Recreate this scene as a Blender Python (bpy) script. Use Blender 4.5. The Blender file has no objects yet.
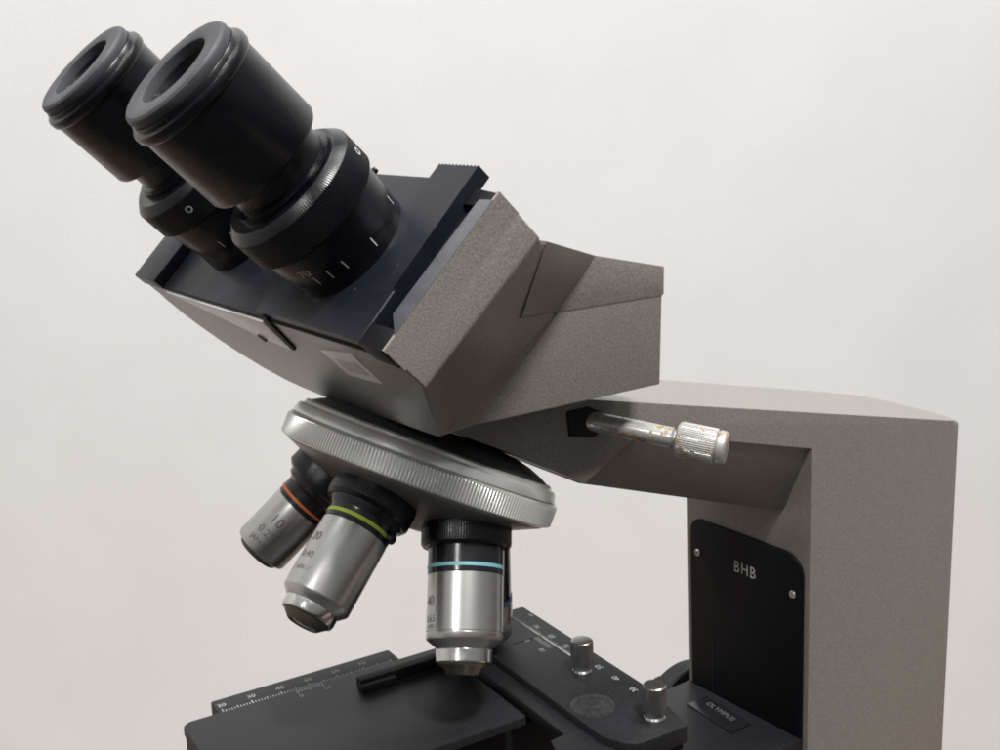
import bpy, bmesh, math, random
from mathutils import Vector, Matrix
random.seed(4)
SC = bpy.context.scene
COL = SC.collection
K = 0.001155                      # model millimetre -> metre
S2 = math.sqrt(0.5)
R = math.radians

# ------------------------------------------------------------------ materials
def mat(name, base=(.5, .5, .5), rough=.5, metal=0., spec=.5, bump=0., bscale=900., var=0., vscale=60., coat=0., rvar=0.):
    m = bpy.data.materials.new(name); m.use_nodes = True
    nt = m.node_tree; N = nt.nodes; L = nt.links
    p = N['Principled BSDF']
    p.inputs['Base Color'].default_value = (*base, 1)
    p.inputs['Roughness'].default_value = rough
    p.inputs['Metallic'].default_value = metal
    p.inputs['Specular IOR Level'].default_value = spec
    p.inputs['Coat Weight'].default_value = coat
    tc = N.new('ShaderNodeTexCoord')
    if var or rvar:
        n = N.new('ShaderNodeTexNoise'); n.inputs['Scale'].default_value = vscale; n.inputs['Detail'].default_value = 6
        n.inputs['Roughness'].default_value = .65
        L.new(tc.outputs['Object'], n.inputs['Vector'])
        if var:
            r = N.new('ShaderNodeValToRGB')
            r.color_ramp.elements[0].position = .3; r.color_ramp.elements[1].position = .7
            r.color_ramp.elements[0].color = (*[c * (1 - var) for c in base], 1)
            r.color_ramp.elements[1].color = (*[min(1, c * (1 + var)) for c in base], 1)
            L.new(n.outputs['Fac'], r.inputs['Fac']); L.new(r.outputs['Color'], p.inputs['Base Color'])
        if rvar:
            mr = N.new('ShaderNodeMapRange')
            mr.inputs['From Min'].default_value = .3; mr.inputs['From Max'].default_value = .7
            mr.inputs['To Min'].default_value = max(.02, rough - rvar); mr.inputs['To Max'].default_value = rough + rvar
            L.new(n.outputs['Fac'], mr.inputs['Value']); L.new(mr.outputs['Result'], p.inputs['Roughness'])
    if bump:
        n2 = N.new('ShaderNodeTexNoise'); n2.inputs['Scale'].default_value = bscale; n2.inputs['Detail'].default_value = 3
        L.new(tc.outputs['Object'], n2.inputs['Vector'])
        b = N.new('ShaderNodeBump'); b.inputs['Strength'].default_value = bump; b.inputs['Distance'].default_value = .0006
        L.new(n2.outputs['Fac'], b.inputs['Height']); L.new(b.outputs['Normal'], p.inputs['Normal'])
    return m

GREY = mat('grey_hammered_paint', (.184, .168, .154), .32, spec=.34, bump=.2, bscale=1900, var=.36, vscale=1900)
GREYP = mat('sheen_paled_panel_grey', (.60, .575, .55), .27, bump=.15, bscale=1300, var=.07, vscale=500)  # grey panel paint, paled to stand in for its glossy reflection
BLACK = mat('black_anodised', (.0022, .0024, .0042), .29, spec=.42, bump=.06, bscale=1800, var=.25, vscale=70, rvar=.08)
BLACKP = mat('black_slide_paint', (.0075, .0085, .0135), .4, spec=.3, bump=.12, bscale=1900, var=.2, vscale=60, rvar=.07)
BLACKG = mat('black_lacquer', (.009, .009, .012), .22, spec=.5, rvar=.05, vscale=120)
RUBBER = mat('eyecup_grey_black', (.036, .036, .042), .5, spec=.35, bump=.1, bscale=1600, var=.15, vscale=90)
MATTE = mat('matt_black', (.006, .006, .0075), .6, spec=.25, var=.2, vscale=60)
STAGE = mat('stage_black_oxide', (.0105, .0103, .0122), .46, spec=.28, bump=.12, bscale=1900, var=.3, vscale=900, rvar=.04)
COVER = mat('cover_plate_black', (.0025, .0025, .004), .5, spec=.15, var=.2, vscale=50)
STEEL = mat('satin_nickel', (.68, .68, .655), .29, metal=.75, var=.05, vscale=120)
ALU = mat('brushed_aluminium', (.53, .525, .51), .29, metal=.97, var=.04, vscale=260)
CHROME = mat('chrome', (.72, .71, .69), .16, metal=1., var=.1, vscale=260, rvar=.08)
THUMB = mat('turned_nickel', (.42, .415, .41), .24, metal=.97, var=.06, vscale=200)
CONE = mat('nosepiece_satin_grey', (.19, .18, .17), .36, metal=.55, var=.12, vscale=90)
DARKTOP = mat('nosepiece_dark_top', (.075, .075, .077), .36, metal=.55, rvar=.06, vscale=120)
LENS = mat('dark_lens_glass', (.012, .012, .016), .06, spec=.7, coat=.5)
BRONZE = mat('lens_mount_brown', (.10, .08, .062), .38, metal=.6)
TIP = mat('lens_mount_dark', (.13, .115, .095), .3, metal=.75)
WHITE = mat('white_marking', (.42, .42, .41), .6)
DIMWHITE = mat('worn_white_marking', (.33, .325, .32), .6, var=.4, vscale=700)
ENGR = mat('engraved_dark', (.15, .145, .14), .5, metal=.4)
ORANGE = mat('orange_band_paint', (.75, .17, .035), .45)
GREEN = mat('green_band_paint', (.45, .55, .06), .45)
CYAN = mat('blue_band_paint', (.15, .36, .40), .45)
BLUE = mat('dark_blue_band_paint', (.10, .16, .34), .45)
STICK = mat('sticker_paper', (.60, .57, .54), .35, var=.08, vscale=300)
STICK2 = mat('sticker_print', (.40, .375, .35), .4, var=.2, vscale=700)
SLIVER = mat('worn_slide_edge', (.042, .044, .052), .45, metal=0., spec=.3, var=.3, vscale=160)
TABLE = mat('dark_wooden_table', (.10, .066, .048), .5, var=.06, vscale=8, bump=.05)

def rust_mat():
    m = mat('pitted_chrome', (.46, .455, .44), .34, metal=.7)
    nt = m.node_tree; N = nt.nodes; L = nt.links; p = N['Principled BSDF']
    tc = N.new('ShaderNodeTexCoord'); n = N.new('ShaderNodeTexNoise')
    n.inputs['Scale'].default_value = 620; n.inputs['Detail'].default_value = 8; n.inputs['Roughness'].default_value = .75
    n2 = N.new('ShaderNodeTexNoise'); n2.inputs['Scale'].default_value = 190; n2.inputs['Detail'].default_value = 3
    L.new(tc.outputs['Object'], n.inputs['Vector']); L.new(tc.outputs['Object'], n2.inputs['Vector'])
    mu = N.new('ShaderNodeMath'); mu.operation = 'MULTIPLY'
    L.new(n.outputs['Fac'], mu.inputs[0]); L.new(n2.outputs['Fac'], mu.inputs[1])
    r = N.new('ShaderNodeValToRGB'); r.color_ramp.elements[0].position = .265; r.color_ramp.elements[1].position = .33
    L.new(mu.outputs[0], r.inputs['Fac'])
    mix = N.new('ShaderNodeMix'); mix.data_type = 'RGBA'
    mix.inputs[6].default_value = (.42, .41, .395, 1); mix.inputs[7].default_value = (.24, .17, .085, 1)
    L.new(r.outputs['Color'], mix.inputs[0]); L.new(mix.outputs[2], p.inputs['Base Color'])
    mr = N.new('ShaderNodeMapRange'); mr.inputs['To Min'].default_value = .5; mr.inputs['To Max'].default_value = .1
    L.new(r.outputs['Color'], mr.inputs['Value']); L.new(mr.outputs['Result'], p.inputs['Metallic'])
    mr2 = N.new('ShaderNodeMapRange'); mr2.inputs['To Min'].default_value = .27; mr2.inputs['To Max'].default_value = .8
    L.new(r.outputs['Color'], mr2.inputs['Value']); L.new(mr2.outputs['Result'], p.inputs['Roughness'])
    return m
RUST = rust_mat()

def wall_mat():
    m = bpy.data.materials.new('painted_plaster_wall'); m.use_nodes = True
    nt = m.node_tree; N = nt.nodes; L = nt.links; p = N['Principled BSDF']
    p.inputs['Roughness'].default_value = .75; p.inputs['Specular IOR Level'].default_value = .25
    tc = N.new('ShaderNodeTexCoord')
    n = N.new('ShaderNodeTexNoise'); n.inputs['Scale'].default_value = 110; n.inputs['Detail'].default_value = 6
    n3 = N.new('ShaderNodeTexNoise'); n3.inputs['Scale'].default_value = 3.5; n3.inputs['Detail'].default_value = 2
    for q in (n, n3): L.new(tc.outputs['Object'], q.inputs['Vector'])
    r = N.new('ShaderNodeValToRGB')
    r.color_ramp.elements[0].position = .35; r.color_ramp.elements[1].position = .65
    r.color_ramp.elements[0].color = (.79, .79, .785, 1); r.color_ramp.elements[1].color = (.815, .82, .815, 1)
    L.new(n3.outputs['Fac'], r.inputs['Fac']); L.new(r.outputs['Color'], p.inputs['Base Color'])
    b = N.new('ShaderNodeBump'); b.inputs['Strength'].default_value = .14; b.inputs['Distance'].default_value = .003
    L.new(n.outputs['Fac'], b.inputs['Height']); L.new(b.outputs['Normal'], p.inputs['Normal'])
    return m
WALL = wall_mat()

# ------------------------------------------------------------------ mesh helpers (all coordinates in model mm)
def V(*a): return Vector(a if len(a) > 1 else a[0])
AX = V(-S2, 0, S2); BX = V(S2, 0, S2); YX = V(0, 1, 0)
def P(u, s, y): return BX * u + AX * s + YX * y      # head frame: u up the slide face, s along the eyepiece axis
ST = R(-4.2)
SX = V(math.cos(ST), math.sin(ST), 0); SY = V(-math.sin(ST), math.cos(ST), 0)
def T(x, y, z): return SX * x + SY * y + V(0, 0, z)   # stage frame (stage turned a little)

def bm_new(): return bmesh.new()
def loft(bm, rings, cap=True):
    vs = [[bm.verts.new(p) for p in r] for r in rings]
    n = len(rings[0])
    for i in range(len(vs) - 1):
        for j in range(n):
            a, b, c, d = vs[i][j], vs[i][(j + 1) % n], vs[i + 1][(j + 1) % n], vs[i + 1][j]
            try: bm.faces.new((a, b, c, d))
            except ValueError: pass
    if cap:
        bm.faces.new(vs[0][::-1]); bm.faces.new(vs[-1])
def prism(bm, pts, vec):
    pts = [Vector(p) for p in pts]
    loft(bm, [pts, [p + Vector(vec) for p in pts]])
def box(bm, f, x0, x1, y0, y1, z0, z1):
    prism(bm, [f(x0, y0, z0), f(x1, y0, z0), f(x1, y1, z0), f(x0, y1, z0)], f(x0, y0, z1) - f(x0, y0, z0))
def frame(ax):
    ax = Vector(ax).normalized()
    t = V(0, 1, 0) if abs(ax.y) < .9 else V(1, 0, 0)
    e1 = ax.cross(t).normalized(); e2 = ax.cross(e1).normalized()
    return ax, e1, e2
def lathe(bm, o, ax, prof, seg=96, knurl=None, closed=False):
    """prof: list of (s, r) or (s, r, 'k') rows; 'k' rows are toothed. r=0 rows close on the axis."""
    o = Vector(o); ax, e1, e2 = frame(ax)
    depth = knurl or 0
    rows = []
    for row in prof:
        s, r = row[:2]; k = len(row) > 2
        if r <= 1e-6:
            rows.append([bm.verts.new(o + ax * s)]); continue
        ring = []
        for j in range(seg):
            t = 2 * math.pi * j / seg
            rr = r - (depth if (k and (j // 2) % 2) else 0)
            ring.append(bm.verts.new(o + ax * s + e1 * (rr * math.cos(t)) + e2 * (rr * math.sin(t))))
        rows.append(ring)
    pairs = list(zip(rows, rows[1:]))
    if closed: pairs.append((rows[-1], rows[0]))
    for A, B in pairs:
        if len(A) == 1 and len(B) == 1: continue
        for j in range(seg):
            k = (j + 1) % seg
            if len(A) == 1: bm.faces.new((A[0], B[k], B[j]))
            elif len(B) == 1: bm.faces.new((A[j], A[k], B[0]))
            else: bm.faces.new((A[j], A[k], B[k], B[j]))
def bevel(bm, w, seg=2, ang=25):
    bmesh.ops.recalc_face_normals(bm, faces=bm.faces)
    es = [e for e in bm.edges if len(e.link_faces) == 2 and e.calc_face_angle(0) > R(ang)]
    bmesh.ops.bevel(bm, geom=es, offset=w, segments=seg, profile=.6, affect='EDGES', clamp_overlap=True)
WLOC = {}
def link(o, parent, world):
    COL.objects.link(o); WLOC[o.name] = world
    if parent is not None:
        o.parent = parent; o.location = (world - WLOC[parent.name]) * K
    else:
        o.location = world * K
def obj(name, bm, m, parent=None, label=None, sharp=32, origin=None, recalc=True):
    if recalc: bmesh.ops.recalc_face_normals(bm, faces=bm.faces)
    n = len(bm.verts)
    c = Vector(origin) if origin is not None else sum((v.co for v in bm.verts), Vector()) / n
    for v in bm.verts: v.co = (v.co - c) * K
    me = bpy.data.meshes.new(name); bm.to_mesh(me); bm.free()
    for f in me.polygons: f.use_smooth = True
    me.set_sharp_from_angle(angle=R(sharp))
    me.materials.append(m)
    o = bpy.data.objects.new(name, me)
    link(o, parent, c)
    if label: o['label'] = label
    return o
def empty(name, loc):
    o = bpy.data.objects.new(name, None); o.empty_display_size = .02
    link(o, None, Vector(loc)); return o
def text2d(txt, size, spacing=1., fat=0.):
    cu = bpy.data.curves.new('t', 'FONT'); cu.body = txt; cu.size = size; cu.align_x = 'CENTER'; cu.align_y = 'CENTER'
    cu.space_character = spacing; cu.resolution_u = 3; cu.offset = fat
    o = bpy.data.objects.new('t', cu); COL.objects.link(o)
    dg = bpy.context.evaluated_depsgraph_get(); dg.update()
    me = bpy.data.meshes.new_from_object(o.evaluated_get(dg))
    vs = [tuple(v.co[:2]) for v in me.vertices]; fs = [tuple(p.vertices) for p in me.polygons]
    bpy.data.objects.remove(o); bpy.data.curves.remove(cu); bpy.data.meshes.remove(me)
    return vs, fs
def put2d(bm, shape, fn):
    vs, fs = shape
    nv = [bm.verts.new(fn(x, y)) for x, y in vs]
    for f in fs:
        try: bm.faces.new([nv[i] for i in f])
        except ValueError: pass
def rect2d(x0, x1, y0, y1, n=1):
    vs = []; fs = []
    for i in range(n + 1):
        x = x0 + (x1 - x0) * i / n; vs += [(x, y0), (x, y1)]
    for i in range(n): fs.append((2 * i, 2 * i + 2, 2 * i + 3, 2 * i + 1))
    return vs, fs
def plane_map(o, ex, ey):
    o = Vector(o); ex = Vector(ex).normalized(); ey = Vector(ey).normalized()
    return lambda x, y: o + ex * x + ey * y
def roundrect(x0, x1, y0, y1, r, n=6, rs=None):
    rs = rs or (r, r, r, r); out = []
    for (cx, cy, a0, rr) in ((x1 - rs[0], y1 - rs[0], 0, rs[0]), (x0 + rs[1], y1 - rs[1], 90, rs[1]), (x0 + rs[2], y0 + rs[2], 180, rs[2]), (x1 - rs[3], y0 + rs[3], 270, rs[3])):
        for i in range(n + 1):
            t = R(a0 + 90 * i / n); out.append((cx + rr * math.cos(t), cy + rr * math.sin(t)))
    return out

ZT = -172.                         # table height (model mm)
scope = empty('microscope', (120, 0, ZT))
scope['label'] = 'grey binocular laboratory microscope with black eyepieces, four objectives and a black stage'
scope['category'] = 'microscope'

# ------------------------------------------------------------------ stand: pillar + sloping arm in one casting
def ztop(x): return 97.7 - .2215 * (x - 14.2)
def xf(z): return 121.2 - .0277 * z           # draft of the pillar's front face
bm = bm_new()
prof = [(121.2 + .0277 * 150, ZT + 22), (119.5, 62), (43, 82), (22.6, 71.3), (13, 76.6), (-6, 87.1), (-30, 99.5), (-30, 100), (8, 99.7), (16, ztop(16) + .1), (200, ztop(200)), (204, ZT + 22)]
prism(bm, [V(x, -29, z) for x, z in prof], (0, 58.2, 0))
bevel(bm, 1.9, 4, 12)
b2 = bm_new()                      # rounded back of the pillar
plan = [(199, -28.95), (203.6, -28.2), (209, -22), (214.5, -12), (218.2, 4), (219.6, 16), (218.6, 24), (215, 28), (199, 29.15)]
loft(b2, [[V(x + 4, y, ZT + 22.1) for x, y in plan], [V(x, y, ztop(x) + .02) for x, y in plan]])
bevel(b2, 1.9, 4, 40)
me = bpy.data.meshes.new('tmp'); b2.to_mesh(me); bm.from_mesh(me); b2.free()
b2 = bm_new()                      # chamfered keel under the arm
def sec(x, zs, k, zk): return [V(x, -28.6, zs + 3), V(x, -28.6, zs), V(x, -k, zk), V(x, k, zk), V(x, 28.6, zs), V(x, 28.6, zs + 3)]
loft(b2, [sec(30, 85.4, 17, 66.7), sec(43, 82.2, 17, 62.4), sec(122.5, 62.4, 17, 36)])
bevel(b2, .7, 2, 20)
me2 = bpy.data.meshes.new('tmp2'); b2.to_mesh(me2); bm.from_mesh(me2); b2.free()
bpy.data.meshes.remove(me); bpy.data.meshes.remove(me2)
stand = obj('arm_stand', bm, GREY, scope, recalc=False)

bm = bm_new()                      # dovetail ring the head sits on
lathe(bm, (0, 0, 0), (0, 0, 1), [(96, 0), (96, 27), (101.4, 27), (101.4, 0)], 96)
obj('head_mount', bm, MATTE, scope)

bm = bm_new()                      # foot of the stand (below the picture)
prism(bm, [V(x, y, ZT + .3) for x, y in [(-70, -62), (120, -70), (225, -52), (248, 0), (225, 52), (120, 70), (-70, 62)]], (0, 0, 26))
bevel(bm, 4, 3)
obj('base', bm, GREY, scope)

# black cover plate on the front of the pillar
bm = bm_new()
rr = roundrect(-26.8, 26.8, -70, 23, 7, rs=(5.5, 8, 4, 4))
prism(bm, [V(xf(z) - 1.1, y, z) for y, z in rr], (1.6, 0, 0))
bevel(bm, .3, 2, 40)
cover = obj('cover_plate', bm, COVER, scope)
for y, z in ((22.8, 9.5), (-22.7, 8.2)):
    bm = bm_new()
    lathe(bm, (xf(z) - 1.1, y, z), (-1, 0, 0), [(-.3, 0), (-.3, 1.4), (.3, 1.4), (.62, 1.1), (.62, .72), (.1, .62), (.1, 0)], 32)
    obj('screw', bm, ALU, cover)
bm = bm_new()
put2d(bm, [(lambda q: ([(x * .84, y) for x, y in q[0]], q[1]))(text2d('BHB', 6.1, 1.2, .035))][0], plane_map((xf(9.8) - 1.18, -.6, 9.9), (0, -1, 0), (-.0277, 0, 1)))
obj('lettering', bm, DIMWHITE, cover, recalc=False)
bm = bm_new()
prism(bm, [V(xf(-18) - 1.2, 15.4, -18), V(xf(-18) - 1.2, 15.9, -18), V(xf(-45) - 1.2, 15.9, -45), V(xf(-45) - 1.2, 15.4, -45)], (.5, 0, 0))
obj('guide_line', bm, BLACKP, cover)

# clamp screw on the arm
c0 = V(24.2, -26.5, 89.4); c1 = V(46.6, -60, 83.8); cd = (c1 - c0).normalized(); cl = (c1 - c0).length
bm = bm_new()
lathe(bm, c0, cd, [(-2, 0), (-2, 2.85), (20, 2.85), (25.6, 2.85), (26.2, 2.1), (27.5, 2.1), (27.5, 0)], 48)
clamp = obj('clamp_screw', bm, RUST, scope)
bm = bm_new()
lathe(bm, c0, cd, [(27, 0), (27, 4.2), (27.5, 4.75), (28.2, 4.95, 'k'), (cl - 3.2, 4.95, 'k'), (cl - 3, 4.9), (cl - 2.6, 4.3), (cl - 2.2, 4.75), (cl - .6, 4.6), (cl, 3.9), (cl, 0)], 208, knurl=.17)
obj('knurled_head', bm, RUST, clamp, sharp=28)
bm = bm_new()                      # dark slot the screw comes out of
prism(bm, [V(16.2, -29.6, 93.6), V(17.0, -29.6, 86.2), V(25.5, -29.6, 84.3), V(30.0, -29.6, 86.3), V(28.6, -29.6, 91.5), V(24, -29.6, 93.6)], (0, 6, 0))
bevel(bm, .5, 2)
obj('screw_socket', bm, MATTE, clamp)

# ------------------------------------------------------------------ binocular head
def utop(s): return min(88.3, 162.9 - .635 * s)
def ubot(s): return max(46.3, 142.4 - s)
near_lo = [(-70.4, 130.0), (-70.4, 122.8), (-46.4, 96.3), (-45, 87.8)]
near_hi = [(-70.6, 130.0), (-70.6, 121.3), (-51.5, 96.3), (-45, 87.8)]
far_lo = [(20, 89), (38, 89.8), (46, 91), (55, 94), (63, 99), (69, 105), (73, 111.5), (75, 118), (74.6, 125), (72.6, 130.0)]
far_hi = [(20, 88), (36, 88.5), (46, 91), (53, 95), (59, 100), (64, 106), (68.5, 112.5), (72, 118.5), (73.2, 125), (74, 130.0)]
bm = bm_new()
loft(bm, [[P(ubot(s) if y < 0 else 46.3, s, y) for y, s in near_lo + far_lo], [P(utop(s) if s < 118.5 else 88.3, s, y) for y, s in near_hi + far_hi]])
bevel(bm, .85, 3, 24)
prism(bm, [P(46.35, 136.0, -70.42), P(46.35, 129.2, -70.42), P(46.35, 129.2, -69.5), P(46.35, 136.0, -69.5)], P(88.25, 0, -.18) - P(46.35, 0, 0))
prism(bm, [P(46.3, 133.2, -69.6), P(46.3, 129.2, -69.6), P(46.3, 129.2, 72.6), P(46.3, 133.2, 72.6)], BX * 1.2)
prism(bm, [P(47, 133.0, 72.7), P(47, 129.2, 72.7), P(88, 129.2, 74.0), P(88, 133.0, 74.0)], (0, -1, 0))
b2 = bm_new()                      # rear prism box
prism(b2, [V(-24, -44.97, 100.7), V(36.3, -44.97, 100.7), V(37.0, -44.97, 125.3), V(37.1, -44.97, 132.2), V(13.7, -44.97, 137.4), V(-12, -44.97, 143), V(-24, -44.97, 120)], (0, 89.9, 0))
bevel(b2, .6, 2, 24)
me = bpy.data.meshes.new('tmp'); b2.to_mesh(me); bm.from_mesh(me); b2.free(); bpy.data.meshes.remove(me)
head = obj('binocular_head', bm, GREY, scope, recalc=False, sharp=21)
bm = bm_new()                      # lid over the prism box, cut at x=-19.5 and z=125.4
pr_ = .07
A = (-19.4, -67.7 - pr_, 146.7); B_ = (-19.4, -57.7 - pr_, 128.3); Cb = (1.2, -45 - pr_, 125.4); Ct = (13.8, -45 - pr_, 138.1); Rb = (37.5, -45 - pr_, 125.4); Rt = (37.6, -45 - pr_, 132.8)
nr = [V(*q) for q in (A, B_, Cb, Rb, Rt, Ct)]
fr = [V(q.x, -q.y - (.0 if abs(q.y) < 50 else 1), q.z) for q in nr]
n_ = [bm.verts.new(q) for q in nr]; f_ = [bm.verts.new(q) for q in fr]
for k in range(6): bm.faces.new((n_[k], n_[(k + 1) % 6], f_[(k + 1) % 6], f_[k]))
for q in (n_, f_): bm.faces.new((q[0], q[1], q[2], q[5])); bm.faces.new((q[5], q[2], q[3], q[4]))
bevel(bm, .22, 2, 30)
obj('prism_lid', bm, GREY, head, sharp=50)
bm = bm_new()                      # dark joint round the lid
prism(bm, [V(-19.62, -67.5, 145.9), V(-19.62, -57.8, 128.1), V(-19.35, -57.65, 128.1), V(-19.35, -67.35, 145.9)], (0, 6, 0))
prism(bm, [V(-19.6, -57.77, 128.08), V(1.2, -45.14, 125.15), V(1.2, -45.14, 125.42), V(-19.6, -57.9, 128.35)], (0, 6, 0))
prism(bm, [V(1.2, -45.1, 125.15), V(37.1, -45.1, 125.15), V(37.1, -45.1, 125.42), V(1.2, -45.1, 125.42)], (0, 3, 0))
obj('lid_joint', bm, mat('joint_shadow_grey', (.115, .106, .098), .6), head)

# proud panel (sheen put into its colour) on the left half of the lower face, its dark edge, its screw, the slot and the sticker
bm = bm_new()
pan = [(-9.8, 133.4), (-6.6, 120.4), (6, 122.3), (20, 125.5), (40, 130.0), (56, 133.2)]
prism(bm, [P(46.35, s, y) for y, s in pan], BX * -1.0)
bevel(bm, .35, 2)
panel = obj('front_panel', bm, GREYP, scope)
bm = bm_new()
prism(bm, [P(46.4, s, y) for y, s in [(-10.45, 135.2), (-6.65, 120.2), (-8.6, 121.6), (-14.4, 135.2)]], BX * -.7)
bevel(bm, .2, 2)
obj('panel_edge', bm, MATTE, panel)
bm = bm_new()
lathe(bm, P(45.4, 122.9, 7.4), BX * -1, [(-1, 0), (-1, 1.5), (.3, 1.5), (.55, 1.2), (.55, .35), (.1, .3), (.1, 0)], 32)
obj('screw', bm, BRONZE, panel)
bm = bm_new()
put2d(bm, (roundrect(-.75, .75, -3.6, 3.6, .7), [tuple(range(28))]), plane_map(P(46.22, 114.6, -6.2), YX, P(0, -1, .33)))
obj('screw_slot', bm, MATTE, head, recalc=False)
bm = bm_new()
stk = [(-28, 125.6), (-48, 129.3), (-46.4, 117.1), (-27.4, 115.4)]
prism(bm, [P(46.3, s, y) for y, s in stk], BX * -.22)
sticker = obj('sticker', bm, STICK, head)
bm = bm_new()
prism(bm, [P(46.05, s, y) for y, s in [(-32, 123.0), (-44, 125.0), (-43.4, 119.8), (-31.6, 118.2)]], BX * -.06)
o = obj('sticker_print', bm, STICK2, head)

# black slide bed, right sliding plate, far ridge, side lip
bm = bm_new()
prism(bm, [P(46.9, 133.6, -61.2), P(46.9, 133.6, 72.4), P(88.5, 133.6, 73.0), P(88.5, 133.6, -61.2)], AX * -4.2)
prism(bm, [P(46.0, 133.75, -69.4), P(46.0, 133.75, 70.4), P(47.2, 133.75, 70.4), P(47.2, 133.75, -69.4)], AX * -.5)
prism(bm, [P(46.05, 136.9, -60.9), P(46.05, 135.9, -69.45), P(51.5, 135.9, -69.45), P(51.5, 136.9, -60.9)], AX * -6)
prism(bm, [P(84.8, 135.2, -58.6), P(84.8, 135.2, -69.4), P(88.6, 135.0, -69.55), P(89.6, 135.0, -58.6)], AX * -4.2)
prism(bm, [P(47, 130.6, -61.3), P(47, 130.6, -69.4), P(88.3, 130.6, -69.55), P(88.3, 130.6, -61.3)], AX * -1.2)
bevel(bm, .25, 2)
bed = obj('slide_bed', bm, mat('slide_channel_black', (.004, .004, .0055), .5, spec=.15), scope)
bm = bm_new()
loft(bm, [[P(54.2, 137.3, -66.6), P(50.2, 136.15, -70.35), P(50.2, 133.5, -70.1), P(54.2, 133.5, -66.6)], [P(84.6, 137.7, -68.2), P(86.0, 136.15, -70.55), P(86.0, 133.5, -70.3), P(84.6, 133.5, -68.2)]])
bevel(bm, .14, 2, 40)
obj('side_lip', bm, SLIVER, bed)
bm = bm_new()
prism(bm, [P(46.0, 137.2, 58.0), P(46.0, 137.2, 74.6), P(90, 137.2, 76.5), P(90, 137.2, 59.6)], AX * -4.2)
bevel(bm, .5, 2)
obj('end_ridge', bm, BLACKP, bed)

bm = bm_new()
prism(bm, [P(46.6, 137, -10.2), P(46.6, 137, -61.3), P(90.3, 137, -58.8), P(90.3, 137, -10.2)], AX * -3.7)
bevel(bm, .7, 3)
b2 = bm_new()                      # raised finger grip with a serrated edge
edge = []
n = 22
for i in range(n + 1):
    y = -58.9 + (58.9 - 43.4) * i / n
    edge += [P(93.2 if i % 2 else 93.9, 137.5, y)]
prism(b2, [P(84, 137.5, -43.4), P(60, 137.5, -60.6)] + edge, AX * -4)
me = bpy.data.meshes.new('tmp'); b2.to_mesh(me); bm.from_mesh(me); b2.free(); bpy.data.meshes.remove(me)
rplate = obj('sliding_plate', bm, BLACKP, scope, 'near sliding plate with a serrated finger grip')
b2 = bm_new()
prism(b2, [P(46.5, 134.0, -9.9), P(46.5, 134.0, 57.8), P(90, 134.0, 59.4), P(90, 134.0, -9.9)], AX * -.9)
bevel(b2, .2, 2)
obj('sliding_plate', b2, BLACKP, scope, 'far sliding plate lying lower than the near one')
for (u, y) in ((66, -55.5), (58, -46)):
    bm = bm_new()
    lathe(bm, P(u, 137, y), AX, [(-.2, 0), (-.2, .35), (.06, .3), (.06, 0)], 16)
    obj('dimple', bm, SLIVER, rplate)

# eyepiece tubes and eyepieces
def cylmap(o, ax, e1, e2, r):
    """(arc length about angle 0, along axis) -> point; angle measured from e1 to e2"""
    o = Vector(o)
    return lambda ang, s: o + ax * s + e1 * (r * math.cos(ang)) + e2 * (r * math.sin(ang))
def eyetube(u, y, s0, ds, marks, pin, label):
    o = P(u, 0, y)
    bm = bm_new()
    lathe(bm, o, AX, [(s0, 0), (s0, 15.3), (137 + ds, 15.1), (138 + ds, 14.9), (140 + ds, 15.2), (147 + ds, 16.0), (150 + ds, 16.1), (151 + ds, 13), (160.5 + ds, 12.6), (161.5 + ds, 12.6), (161.5 + ds, 0)], 128)
    tube = obj('eyepiece_tube', bm, BLACK, scope, label)
    bm = bm_new()
    lathe(bm, o, AX, [(149.6 + ds, 14), (149.6 + ds, 16.6), (150.1 + ds, 17.1), (150.4 + ds, 17.35, 'k'), (157.6 + ds, 17.35, 'k'), (157.9 + ds, 17.2), (159.4 + ds, 15.8), (159.9 + ds, 15.2), (159.9 + ds, 12.2), (151 + ds, 12.2)], 720, knurl=.13, closed=True)
    obj('dioptre_ring', bm, BLACK, tube, sharp=26)
    e1 = BX; e2 = V(0, -1, 0)
    bm = bm_new()
    for (s, a, kind) in marks:
        if kind == 'tick':
            rt_ = lambda q: 15.2 + (q - ds - 140) * .1143 + .07
            put2d(bm, rect2d(-.15, .15, s - 1.3, s + 1.3), lambda x, yy: cylmap(o, AX, e1, e2, rt_(yy))(R(a) + x / 15.2, yy))
        elif kind == 'ring':
            cm = cylmap(o, AX, e1, e2, 17.47)
            vs = [(rr_ * math.cos(t) * 1., rr_ * math.sin(t)) for rr_ in (.62, 1.0) for t in [2 * math.pi * i / 16 for i in range(16)]]
            fs = [(i, (i + 1) % 16, 16 + (i + 1) % 16, 16 + i) for i in range(16)]
            put2d(bm, (vs, fs), lambda x, yy: cm(R(a) + x / 17.3, s + yy))
        else:
            put2d(bm, text2d(kind, 3.1), lambda x, yy: cylmap(o, AX, e1, e2, 15.2 + (s + yy - 140) * .1143 + .07)(R(a) - x / 15.6, s + yy))
    obj('scale_marks', bm, WHITE, tube, recalc=False)
    bm = bm_new()
    a = R(pin[0]); d = e1 * math.cos(a) + e2 * math.sin(a)
    lathe(bm, o + AX * (pin[1] + ds) + d * 14, d, [(0, 0), (0, .8), (2.6, .8), (2.9, .6), (2.9, 0)], 24)
    obj('set_screw', bm, BLACKG, tube)
    return tube
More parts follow.
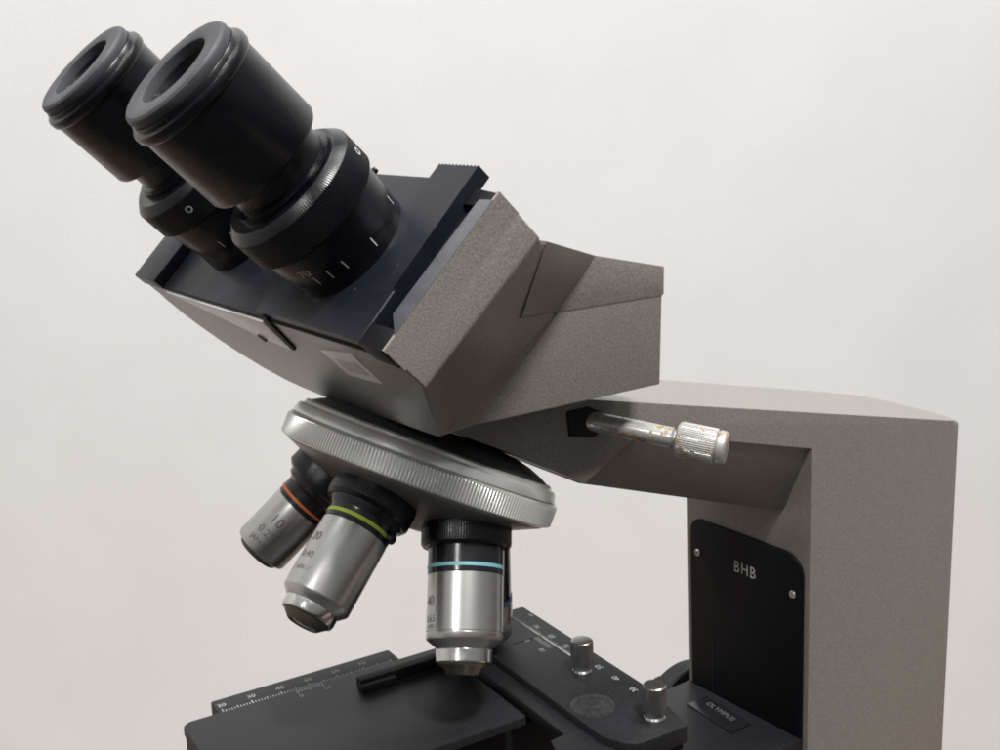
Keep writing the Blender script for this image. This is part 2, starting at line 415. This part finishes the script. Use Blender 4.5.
def eyepiece(u, y, ds, label):
    o = P(u, 0, y)
    bm = bm_new()
    pr = [(160, 0), (160, 13.0), (160.7, 13.2), (161.1, 11.9), (165.2, 11.9), (166.2, 12.3), (166.6, 14.6), (167.3, 15.0), (186.4, 15.0)]
    pr += [(186.7, 15.4), (187.2, 15.7), (188.4, 15.75), (189.0, 15.5), (189.3, 14.75), (190.1, 14.55), (190.4, 14.4)]
    pr += [(190.5, 11), (190.5, 8.6), (189.2, 8.2), (186.5, 7.5), (185.5, 7.3), (185.5, 0)]
    lathe(bm, o, AX, [(s + ds, r) for s, r in pr], 128)
    e = obj('eyepiece', bm, BLACK, scope, label)
    bm = bm_new()
    pr = [(190.35, 13.6), (190.45, 14.1), (191.6, 14.25), (192.3, 14.0), (192.75, 13.4), (192.8, 12.8), (192.8, 9.4), (192.55, 8.95), (191.2, 8.7), (190.35, 8.7)]
    lathe(bm, o, AX, [(s + ds, r) for s, r in pr], 128, closed=True)
    obj('eye_rim', bm, RUBBER, e)
    bm = bm_new()
    lathe(bm, o, AX, [(185.6 + ds, 7.2), (186.0 + ds, 6.4), (186.6 + ds, 4.2), (186.9 + ds, 2), (187 + ds, 0), ], 64)
    obj('eye_lens', bm, LENS, e)
    return e
nm = [(142.4, 149, 'tick'), (142.2, 134.8, 'tick'), (142, 119.7, 'tick'), (140.6, 89.8, 'tick'), (141.2, 43, 'tick'), (145.4, 152, '70'), (154.6, 38.5, 'ring')]
eyetube(68.4, -31.5, 133.5, 0, nm, (14, 145.5), 'near eyepiece tube with a white scale and 70 on its foot')
eyepiece(69.3, -31.9, 0, 'near black eyepiece')
eyetube(70.9, 32, 130.6, .6, [(141.8, 121.5, 'tick'), (141.8, 137, 'tick'), (155.4, 127.8, 'ring')], (14, 145.5), 'far eyepiece tube behind the near one')
eyepiece(72.0, 32, 1.6, 'far black eyepiece')

# ------------------------------------------------------------------ nosepiece
TN = R(27.107); NN = V(math.sin(TN), 0, math.cos(TN)); N0 = V(-12.9, 0, 77.9)
APEX = V(5.4, 0, 113.7); BETA = R(23.6)
E0 = V(math.cos(TN), 0, -math.sin(TN))
bm = bm_new()
lathe(bm, N0, NN, [(-17.6, 0), (-17.6, 9.5), (-17.1, 11), (-9.2, 29.5), (-5.6, 37.6), (-4.9, 38.4), (-4.4, 38.6), (1.0, 38.6), (1.0, 0)], 160)
nose = obj('nosepiece', bm, CONE, scope)
bm = bm_new()
lathe(bm, N0, NN, [(-4.85, 36), (-4.85, 39.0), (-4.55, 39.6), (-4.2, 40.05, 'k'), (1.0, 40.05, 'k'), (1.35, 39.8), (1.9, 39.3), (1.9, 36)], 1040, knurl=.34, closed=True)
obj('knurled_ring', bm, STEEL, nose, sharp=25)
bm = bm_new()
lathe(bm, N0, NN, [(1.6, 34), (1.6, 38.2), (2.1, 38.5), (2.3, 39.0), (4.4, 38.4), (4.9, 37.9), (5.0, 37.1), (5.3, 36.9), (5.9, 36.7), (6.3, 36.1), (6.35, 34)], 160, closed=True)
obj('upper_ring', bm, STEEL, nose)
bm = bm_new()
lathe(bm, N0, NN, [(5.5, 0), (5.5, 35.4), (6.4, 35.2), (7.6, 33.0), (9.2, 29.0), (10.3, 24.5), (10.8, 20), (10.8, 0)], 160)
obj('nosepiece_top', bm, DARKTOP, scope)

def rotv(v, k, t): return Matrix.Rotation(t, 3, k) @ v
def obj_axis(deg): return rotv(NN * -math.cos(BETA) + E0 * math.sin(BETA), NN, R(-3.38 + deg))
def carve(body, items, d, r, mat_=ENGR, name='engraving'):
    """lettering wrapped round an objective barrel, read with the collar end up"""
    e1 = d.cross(V(0, 1, 0)).normalized(); e2 = d.cross(e1)
    bm = bm_new()
    for (txt, size, s, deg) in items:
        sh = text2d(txt, size, 1.02) if isinstance(txt, str) else txt
        cm = cylmap(APEX, d, e1, e2, r + .05)
        put2d(bm, sh, lambda x, y: cm(R(deg) - x / r, s - y))
    obj(name, bm, mat_, body, recalc=False)
def objective(deg, kind, label):
    d = obj_axis(deg); o = APEX
    L = lambda pr, seg=112, **k: (lambda b: (lathe(b, o, d, pr, seg, **k), b)[1])(bm_new())
    if kind == 'blue':
        body = obj('objective', L([(69.2, 0), (69.2, 9.9), (69.5, 10.1), (84.2, 10.12), (84.3, 9.85), (84.65, 9.85), (84.75, 10.12), (86.2, 10.05), (86.6, 9.8), (88.4, 7.5), (88.8, 7.3), (88.8, 0)]), ALU, scope, label)
        obj('neck', L([(61.5, 0), (61.5, 10.2), (69.25, 10.2), (69.25, 0)]), BLACKG, body)
        obj('colour_band', L([(67.05, 9.5), (67.05, 10.27), (68.0, 10.27), (68.0, 9.5)], closed=True), CYAN, body)
        obj('collar', L([(55, 0), (55, 12), (56.4, 12.1), (56.8, 12.2, 'k'), (61.2, 12.2, 'k'), (61.6, 12.1), (62.2, 11.6), (62.2, 0)], 448, knurl=.07), BLACK, body, sharp=26)
        obj('front_ring', L([(88.6, 0), (88.6, 7.2), (88.9, 7.4), (91.9, 7.35), (92.3, 7.0), (92.3, 0)]), CHROME, body)
        obj('lens_mount', L([(92.2, 0), (92.2, 6.8), (92.7, 6.6), (93.6, 5.2), (95.0, 4.3), (95.3, 3.8), (95.4, 3.0), (95.4, 0)]), TIP, body)
        obj('front_lens', L([(95.3, 2.6), (95.6, 1.5), (95.65, 0)], 48), LENS, body)
        em = ([], [])
        vs = []; fs = []
        for rr_, k in ((2.6, 0), (1.7, 1), (.8, 2)):
            b0 = len(vs)
            for q in (rr_, rr_ - .42):
                vs += [(q * math.cos(2 * math.pi * i / 20), q * math.sin(2 * math.pi * i / 20)) for i in range(20)]
            fs += [(b0 + i, b0 + (i + 1) % 20, b0 + 20 + (i + 1) % 20, b0 + 20 + i) for i in range(20)]
        carve(body, [('40', 3.9, 76.8, 192), ('0.65', 2.6, 81.4, 190), ('160/0.17', 1.5, 83.3, 186)], d, 10.12)
    elif kind == 'green':
        body = obj('objective', L([(67.6, 0), (67.6, 8.9), (67.9, 9.2), (87.4, 9.25), (87.9, 9.1), (89.7, 7.3), (89.7, 0)]), ALU, scope, label)
        obj('neck', L([(61, 0), (61, 10.6), (62.4, 10.2), (63.6, 9.4), (64.3, 9.15), (67.65, 9.15), (67.65, 0)]), BLACKG, body)
        obj('colour_band', L([(65.4, 8.7), (65.4, 9.25), (66.4, 9.25), (66.4, 8.7)], closed=True), GREEN, body)
        obj('collar', L([(54.5, 0), (54.5, 11.6), (56, 11.8), (56.3, 11.9, 'k'), (60.6, 11.9, 'k'), (61, 11.8), (61.9, 11), (61.9, 0)], 448, knurl=.07), BLACK, body, sharp=26)
        obj('front_ring', L([(89.5, 0), (89.5, 7.0), (89.8, 7.25), (92.0, 7.2), (92.6, 6.9), (92.6, 0)]), CHROME, body)
        obj('lens_mount', L([(92.5, 0), (92.5, 6.5), (93.2, 5.9), (94.5, 4.5), (94.7, 4.2), (94.6, 3.4), (94.3, 3.2), (94.3, 0)]), BRONZE, body)
        obj('front_lens', L([(94.35, 3.1), (94.6, 1.6), (94.65, 0)], 48), LENS, body)
        e1 = d.cross(V(0, 1, 0)).normalized(); e2 = d.cross(e1)
        q = e1 * math.cos(R(62)) + e2 * math.sin(R(62))
        b = bm_new(); lathe(b, o + d * 65.6 + q * 8.4, q, [(0, 0), (0, 1.5), (2.2, 1.5), (2.6, 1.1), (2.6, 0)], 24)
        obj('stop_pin', b, BLACKG, body)
        carve(body, [('20', 3.5, 74.4, 184), ('0.40', 2.7, 79.6, 182), ('160/0.17', 1.6, 83.4, 176)], d, 9.24)
    elif kind == 'orange':
        body = obj('objective', L([(69.2, 0), (69.2, 8.0), (69.5, 8.2), (85.0, 8.2), (85.7, 7.9), (86.0, 7.2), (86.0, 0)]), ALU, scope, label)
        obj('neck', L([(61, 0), (61, 10), (63.5, 9.6), (64.6, 8.3), (65.4, 8.15), (69.25, 8.15), (69.25, 0)]), BLACKG, body)
        obj('colour_band', L([(67.3, 7.7), (67.3, 8.26), (68.1, 8.26), (68.1, 7.7)], closed=True), ORANGE, body)
        obj('collar', L([(54.5, 0), (54.5, 11.5), (56, 11.7), (56.3, 11.8, 'k'), (60.6, 11.8, 'k'), (61, 11.7), (61.9, 10.8), (61.9, 0)], 448, knurl=.07), BLACK, body, sharp=26)
        obj('front_ring', L([(85.9, 0), (85.9, 6.6), (87.0, 6.2), (87.4, 5.6), (87.4, 4.2), (86.8, 4), (86.8, 0)]), BRONZE, body)
        obj('front_lens', L([(86.9, 3.9), (87.2, 2), (87.25, 0)], 48), LENS, body)
        carve(body, [('10', 4.2, 75.4, 136), ('0.25', 3.1, 79.8, 137), ('JAPAN', 2.0, 82.9, 137)], d, 8.2)
    else:
        body = obj('objective', L([(80.6, 0), (80.6, 12.2), (81.5, 12.5), (90.3, 12.5), (91, 12.1), (93.4, 8.2), (93.4, 0)]), ALU, scope, label)
        obj('neck', L([(61.5, 0), (61.5, 11.6), (79.9, 12.1), (80.65, 12.1), (80.65, 0)]), BLACKG, body)
        obj('colour_band', L([(78.8, 11.5), (78.8, 12.35), (80.4, 12.4), (80.4, 11.5)], closed=True), BLUE, body)
        obj('collar', L([(55, 0), (55, 11.6), (56.8, 11.7, 'k'), (61.2, 11.7, 'k'), (62.2, 11.2), (62.2, 0)], 448, knurl=.07), BLACK, body, sharp=26)
        obj('lens_mount', L([(93.2, 0), (93.2, 6.6), (95.6, 3.6), (95.6, 0)]), CHROME, body)
    return body
objective(-72, 'blue', 'objective with a pale blue band nearest the camera')
objective(-144, 'green', 'objective with a yellow-green band')
objective(144, 'orange', 'short objective with an orange band')
objective(0, 'hidden', 'wider objective hidden behind the blue banded one')

# ------------------------------------------------------------------ stage
bm = bm_new()
rr = roundrect(-84.6, -5.0, -40.6, 9.4, 3, rs=(1.5, 3, 3, 1.0))
prism(bm, [T(x, y, 15) for x, y in rr], (0, 0, -2.6))
bevel(bm, .45, 2, 50)
b2 = bm_new()
rr = roundrect(-84.3, -8, -27, 9.1, 3, rs=(1.5, 3, 3, 1.0))
prism(b2, [T(x, y, 12.5) for x, y in rr], (0, 0, -8))
me = bpy.data.meshes.new('tmp'); b2.to_mesh(me); bm.from_mesh(me); b2.free(); bpy.data.meshes.remove(me)
plate = obj('stage_plate', bm, STAGE, scope)
bm = bm_new()
box(bm, T, -78, 34, -28, 12, -14, 4.6)
bevel(bm, 1, 2)
obj('stage_body', bm, MATTE, scope)
bm = bm_new()
rr = roundrect(-73.6, -17.6, 9.7, 18.2, .8)
prism(bm, [T(x, y, 14.2) for x, y in rr], (0, 0, -6))
bevel(bm, .4, 2, 50)
ruler = obj('stage_ruler', bm, STAGE, scope)
bm = bm_new()
mm_ = .866
for i in range(61):
    x = -72.3 + i * mm_; l = 2.0 if i % 10 == 0 else (1.6 if i % 5 == 0 else 1.1)
    put2d(bm, rect2d(x - .13, x + .13, 10.2, 10.2 + l), lambda a_, b_: T(a_, b_, 14.26))
for i in range(7):
    if i < 6: put2d(bm, text2d(str(20 + 10 * i), 2.5), lambda a_, b_: T(-71.6 + i * 10 * mm_ + a_, 14.3 + b_, 14.26))
obj('scale_marks', bm, DIMWHITE, ruler, recalc=False)
bm = bm_new()
for i in range(11):
    x = -51.6 + i * .78; l = 2.2 if i in (0, 10) else (1.7 if i == 5 else 1.2)
    put2d(bm, rect2d(x - .13, x + .13, 8.6 - l, 8.6), lambda a_, b_: T(a_, b_, 15.05))
for t_, x in (('0', -51.4), ('10', -43.4)):
    put2d(bm, text2d(t_, 2.3), lambda a_, b_: T(x + a_, 5.0 + b_, 15.05))
obj('vernier_marks', bm, DIMWHITE, plate, recalc=False)

# slide finger lying across the plate
bm = bm_new()
box(bm, T, -36.4, 6, -2.6, .6, 15.1, 18.4)
bevel(bm, .4, 2)
b2 = bm_new()
box(b2, T, -36.9, -26, -4.8, -1.4, 15.1, 17.6)
bevel(b2, .5, 2)
me = bpy.data.meshes.new('tmp'); b2.to_mesh(me); bm.from_mesh(me); b2.free(); bpy.data.meshes.remove(me)
obj('slide_finger', bm, MATTE, scope, recalc=False)

# guide strip and upper carriage with its scale
bm = bm_new()
prism(bm, [T(x, y, 16.7) for x, y in [(-3.9, 12), (3, 12), (3, -76), (-15, -76), (-11, -64), (-8.2, -56.6), (-3.6, -56.2)]], (0, 0, -3.5))
bevel(bm, .5, 2)
obj('guide_strip', bm, STAGE, scope)
bm = bm_new()
pts = [(1.4, 12), (27.2, 11.8), (27.4, 11), (27.1, -52), (23, -74)] + [(8.4, -74.0), (6.0, -73.2), (4.2, -71.6), (3.2, -69.6)] + [(1.5, -66)]
prism(bm, [T(x, y, 19) for x, y in pts], (0, 0, -5))
bevel(bm, .5, 2, 30)
carr = obj('scale_carriage', bm, STAGE, scope)
bm = bm_new()
box(bm, T, 9, 22, -73, 6, 7, 13.8)
obj('carriage_rail', bm, MATTE, scope)
bm = bm_new()
put2d(bm, rect2d(20.1, 20.55, -27, 9.5), lambda a_, b_: T(a_, b_, 19.06))
for i in range(7):
    y = -3.4 - i * 8.0
    put2d(bm, text2d(str(90 - 10 * i) if i < 3 else str(60 - 10 * (i - 3)), 2.4), lambda a_, b_: T(22.9 - b_, y + a_, 19.06))
for i in range(40):
    y = 6 - i * .866
    if y > -26: put2d(bm, rect2d(20.6, 21.3 if i % 5 else 21.8, y - .1, y + .1), lambda a_, b_: T(a_, b_, 19.06))
for i in range(10):
    y = -9.5 - i * .84
    put2d(bm, rect2d(17.6, 19.2 if i % 5 else 19.7, y - .1, y + .1), lambda a_, b_: T(a_, b_, 19.06))
for t_, y in (('0', -9.6), ('10', -17.6)):
    put2d(bm, text2d(t_, 2.3), lambda a_, b_: T(15.4 - b_, y + a_, 19.06))
put2d(bm, rect2d(25.2, 26.4, 3.6, 5.6), lambda a_, b_: T(a_, b_, 19.06))
obj('scale_marks', bm, DIMWHITE, carr, recalc=False)
bm = bm_new()
box(bm, T, 10.6, 20.6, -9.2, -8.8, 17.2, 19.08)
obj('seam', bm, MATTE, carr)
bm = bm_new()
lathe(bm, T(8.6, -52, 19), (0, 0, 1), [(-.3, 0), (-.3, 6.2), (.05, 6.0), (.1, 5.6), (.02, 4.6), (.06, 2), (.02, 0)], 64)
obj('polished_disc', bm, mat('worn_polished_disc', (.022, .022, .024), .36, metal=.15, var=.5, vscale=420, rvar=.12), carr)
for x, y in ((17.8, -34.3), (18.3, -66.0)):
    bm = bm_new()
    lathe(bm, T(x, y, 19), (0, 0, 1), [(-.2, 0), (-.2, 2.9), (.3, 2.9), (.8, 2.5), (1.9, 2.3), (2.3, 2.9), (2.7, 3.2, 'k'), (8.8, 3.2, 'k'), (9.2, 3.05), (9.35, 2.8), (9.4, 2.2), (9.4, 0)], 152, knurl=.2)
    obj('thumb_screw', bm, THUMB, scope, sharp=26)

# small pale lever in the dark gap below the stage plate
bm = bm_new()
prism(bm, [T(-33.5, -52.6, 6), T(-24, -58, 6), T(-26, -61, 6), T(-36, -55, 6)], (0, 0, -2))
bevel(bm, .3, 2)
obj('condenser_lever', bm, CONE, scope)

# focus block behind the stage, its name plate, and the far focus knobs
bm = bm_new()
box(bm, lambda x, y, z: V(x, y, z), 46, 122.6, -27, 29, -100, -46)
bevel(bm, .8, 2)
blk = obj('focus_block', bm, STAGE, scope)
bm = bm_new()
np = [(107.4, 15.2), (117.2, 14.6), (114.9, -9.3), (104.8, -9.0)]
prism(bm, [V(x, y, -46.2) for x, y in np], (0, 0, 1.0))
bevel(bm, .25, 2)
plq = obj('name_plate', bm, BLACKG, scope)
bm = bm_new()
put2d(bm, text2d('OLYMPUS', 3.3, 1.05), plane_map((112.6, 3.4, -45.12), V(-2.4, -23.8, 0), V(1, -.1, 0)))
obj('lettering', bm, mat('faded_lettering', (.10, .10, .10), .6), plq, recalc=False)
bm = bm_new()
lathe(bm, (131, 30, -69), (0, 1, 0), [(0, 0), (0, 8), (6, 8), (6, 21.4), (6.6, 22, 'k'), (13.4, 22, 'k'), (14, 21.4), (14, 0)], 240, knurl=.05)
knob = obj('focus_knob', bm, STAGE, scope)
bm = bm_new()
lathe(bm, (131, 44, -69), (0, 1, 0), [(-.5, 0), (-.5, 9.6), (.4, 10.5, 'k'), (12, 10.5, 'k'), (12.6, 9.8), (12.6, 0)], 160, knurl=.3)
obj('fine_knob', bm, STAGE, knob)

# ------------------------------------------------------------------ camera (solved from the photograph)
f_px, pitch, roll, psi = 1174.4, R(13.3), R(-1.76), R(35.44)
def cam_axes():
    fw = V(0, math.cos(pitch), -math.sin(pitch)); rt = V(1, 0, 0); dn = fw.cross(rt)
    c, s = math.cos(roll), math.sin(roll)
    rt2 = rt * c - dn * s; dn2 = rt * s + dn * c
    Mz = Matrix.Rotation(-psi, 3, 'Z')
    return Mz @ rt2, Mz @ dn2, Mz @ fw
rt, dn, fw = cam_axes()
CAM = V(-178.3, -271.7, 177.8)
cam = bpy.data.cameras.new('camera'); co = bpy.data.objects.new('camera', cam); COL.objects.link(co)
m3 = Matrix((rt, -dn, -fw)).transposed()
co.matrix_world = Matrix.Translation(CAM * K) @ m3.to_4x4()
cam.sensor_width = 36; cam.lens = 36 * f_px / 1000; cam.clip_start = .01; cam.clip_end = 50
SC.camera = co

# ------------------------------------------------------------------ wall and table
FH = V(math.sin(psi), math.cos(psi), 0); RH = V(math.cos(psi), -math.sin(psi), 0)   # level view direction / right
def room(r, f, z): return V(CAM.x, CAM.y, 0) + RH * r + FH * f + V(0, 0, z)
bm = bm_new()
box(bm, room, -4500, 4500, 2300, 2360, -2600, 2300)
w = obj('wall', bm, WALL); w['kind'] = 'structure'
bm = bm_new()
box(bm, room, -3060, -3000, -1500, 2299, -1265, 2300)
w = obj('side_wall', bm, mat('side_wall_paint', (.6, .59, .575), .7)); w['kind'] = 'structure'
bm = bm_new()
box(bm, room, -4500, 4500, -2500, 2298, -1300, -1265)
bm2 = bm_new()
box(bm2, room, -2600, 2600, -2400, 1050, -1264.5, -1258)
w2 = obj('bounce_blocker', bm2, mat('dark_bounce_blocker', (.05, .05, .052), .9, var=.3, vscale=40)); w2['kind'] = 'structure'  # unseen dark sheet added to cut warm bounce from the floor
w = obj('floor', bm, mat('warm_floor', (.42, .325, .30), .5, var=.1, vscale=3)); w['kind'] = 'structure'
bm = bm_new()
box(bm, room, -700, 700, 228, 560, ZT - 25, ZT)
bevel(bm, 3, 2)
t = obj('table_top', bm, TABLE); t['kind'] = 'structure'

# ------------------------------------------------------------------ light
def area(name, loc, target, size, energy, col=(1, 1, 1), sy=None):
    l = bpy.data.lights.new(name, 'AREA'); l.energy = energy; l.color = col; l.size = size
    if sy: l.shape = 'RECTANGLE'; l.size_y = sy
    o = bpy.data.objects.new(name, l); COL.objects.link(o)
    o.location = Vector(loc) * K
    o.rotation_euler = (Vector(target) - Vector(loc)).to_track_quat('-Z', 'Y').to_euler()
    return o
L1 = V(4.6, 22, -40.5).normalized()
TG = V(-10, -40, 100)
area('ceiling_lamp', TG - L1 * 1600, TG, .24, 51, (1, .975, .95))
L2 = V(.73, .35, -.59)
area('left_lamp', V(-20, 0, 60) - L2 * 2165, V(-20, 0, 60), .2, 10.5, (1, .985, .97))
for xx in (-1300, 1300):  # pair of unseen fill lights added to brighten and tint the wall
    area('wall_fill_light', room(xx, 760, 3900), room(xx * .5, 2300, -1900), 1.6, 148, ((1, .972, .965) if xx < 0 else (.972, 1, .985)))

W = bpy.data.worlds.new('World'); SC.world = W; W.use_nodes = True      # the rest of the room: dim floor, paler walls, brighter to the left
N = W.node_tree.nodes; L = W.node_tree.links
bg = N['Background']
tc = N.new('ShaderNodeTexCoord'); sp = N.new('ShaderNodeSeparateXYZ'); cr = N.new('ShaderNodeValToRGB'); mr = N.new('ShaderNodeMapRange')
mr.inputs['From Min'].default_value = -1
L.new(tc.outputs['Generated'], sp.inputs[0]); L.new(sp.outputs['Z'], mr.inputs['Value']); L.new(mr.outputs['Result'], cr.inputs['Fac'])
e = cr.color_ramp.elements
e[0].position = .40; e[0].color = (.026, .023, .022, 1)
e[1].position = .9; e[1].color = (.40, .41, .40, 1)
q = e.new(.56); q.color = (.26, .255, .25, 1)
dt = N.new('ShaderNodeVectorMath'); dt.operation = 'DOT_PRODUCT'
dv = -RH * .8 + FH * .6; dt.inputs[1].default_value = (dv.x, dv.y, 0)
L.new(tc.outputs['Generated'], dt.inputs[0])
m2 = N.new('ShaderNodeMapRange'); m2.inputs['From Min'].default_value = -.6; m2.inputs['From Max'].default_value = 1
m2.inputs['To Min'].default_value = .8; m2.inputs['To Max'].default_value = 1.6
L.new(dt.outputs['Value'], m2.inputs['Value']); L.new(m2.outputs['Result'], bg.inputs['Strength'])
L.new(cr.outputs['Color'], bg.inputs['Color'])

SC.view_settings.view_transform = 'Standard'; SC.view_settings.look = 'None'
SC.view_settings.exposure = 0; SC.view_settings.gamma = 1
SC.cycles.max_bounces = 8
SC.cycles.filter_width = 1.9
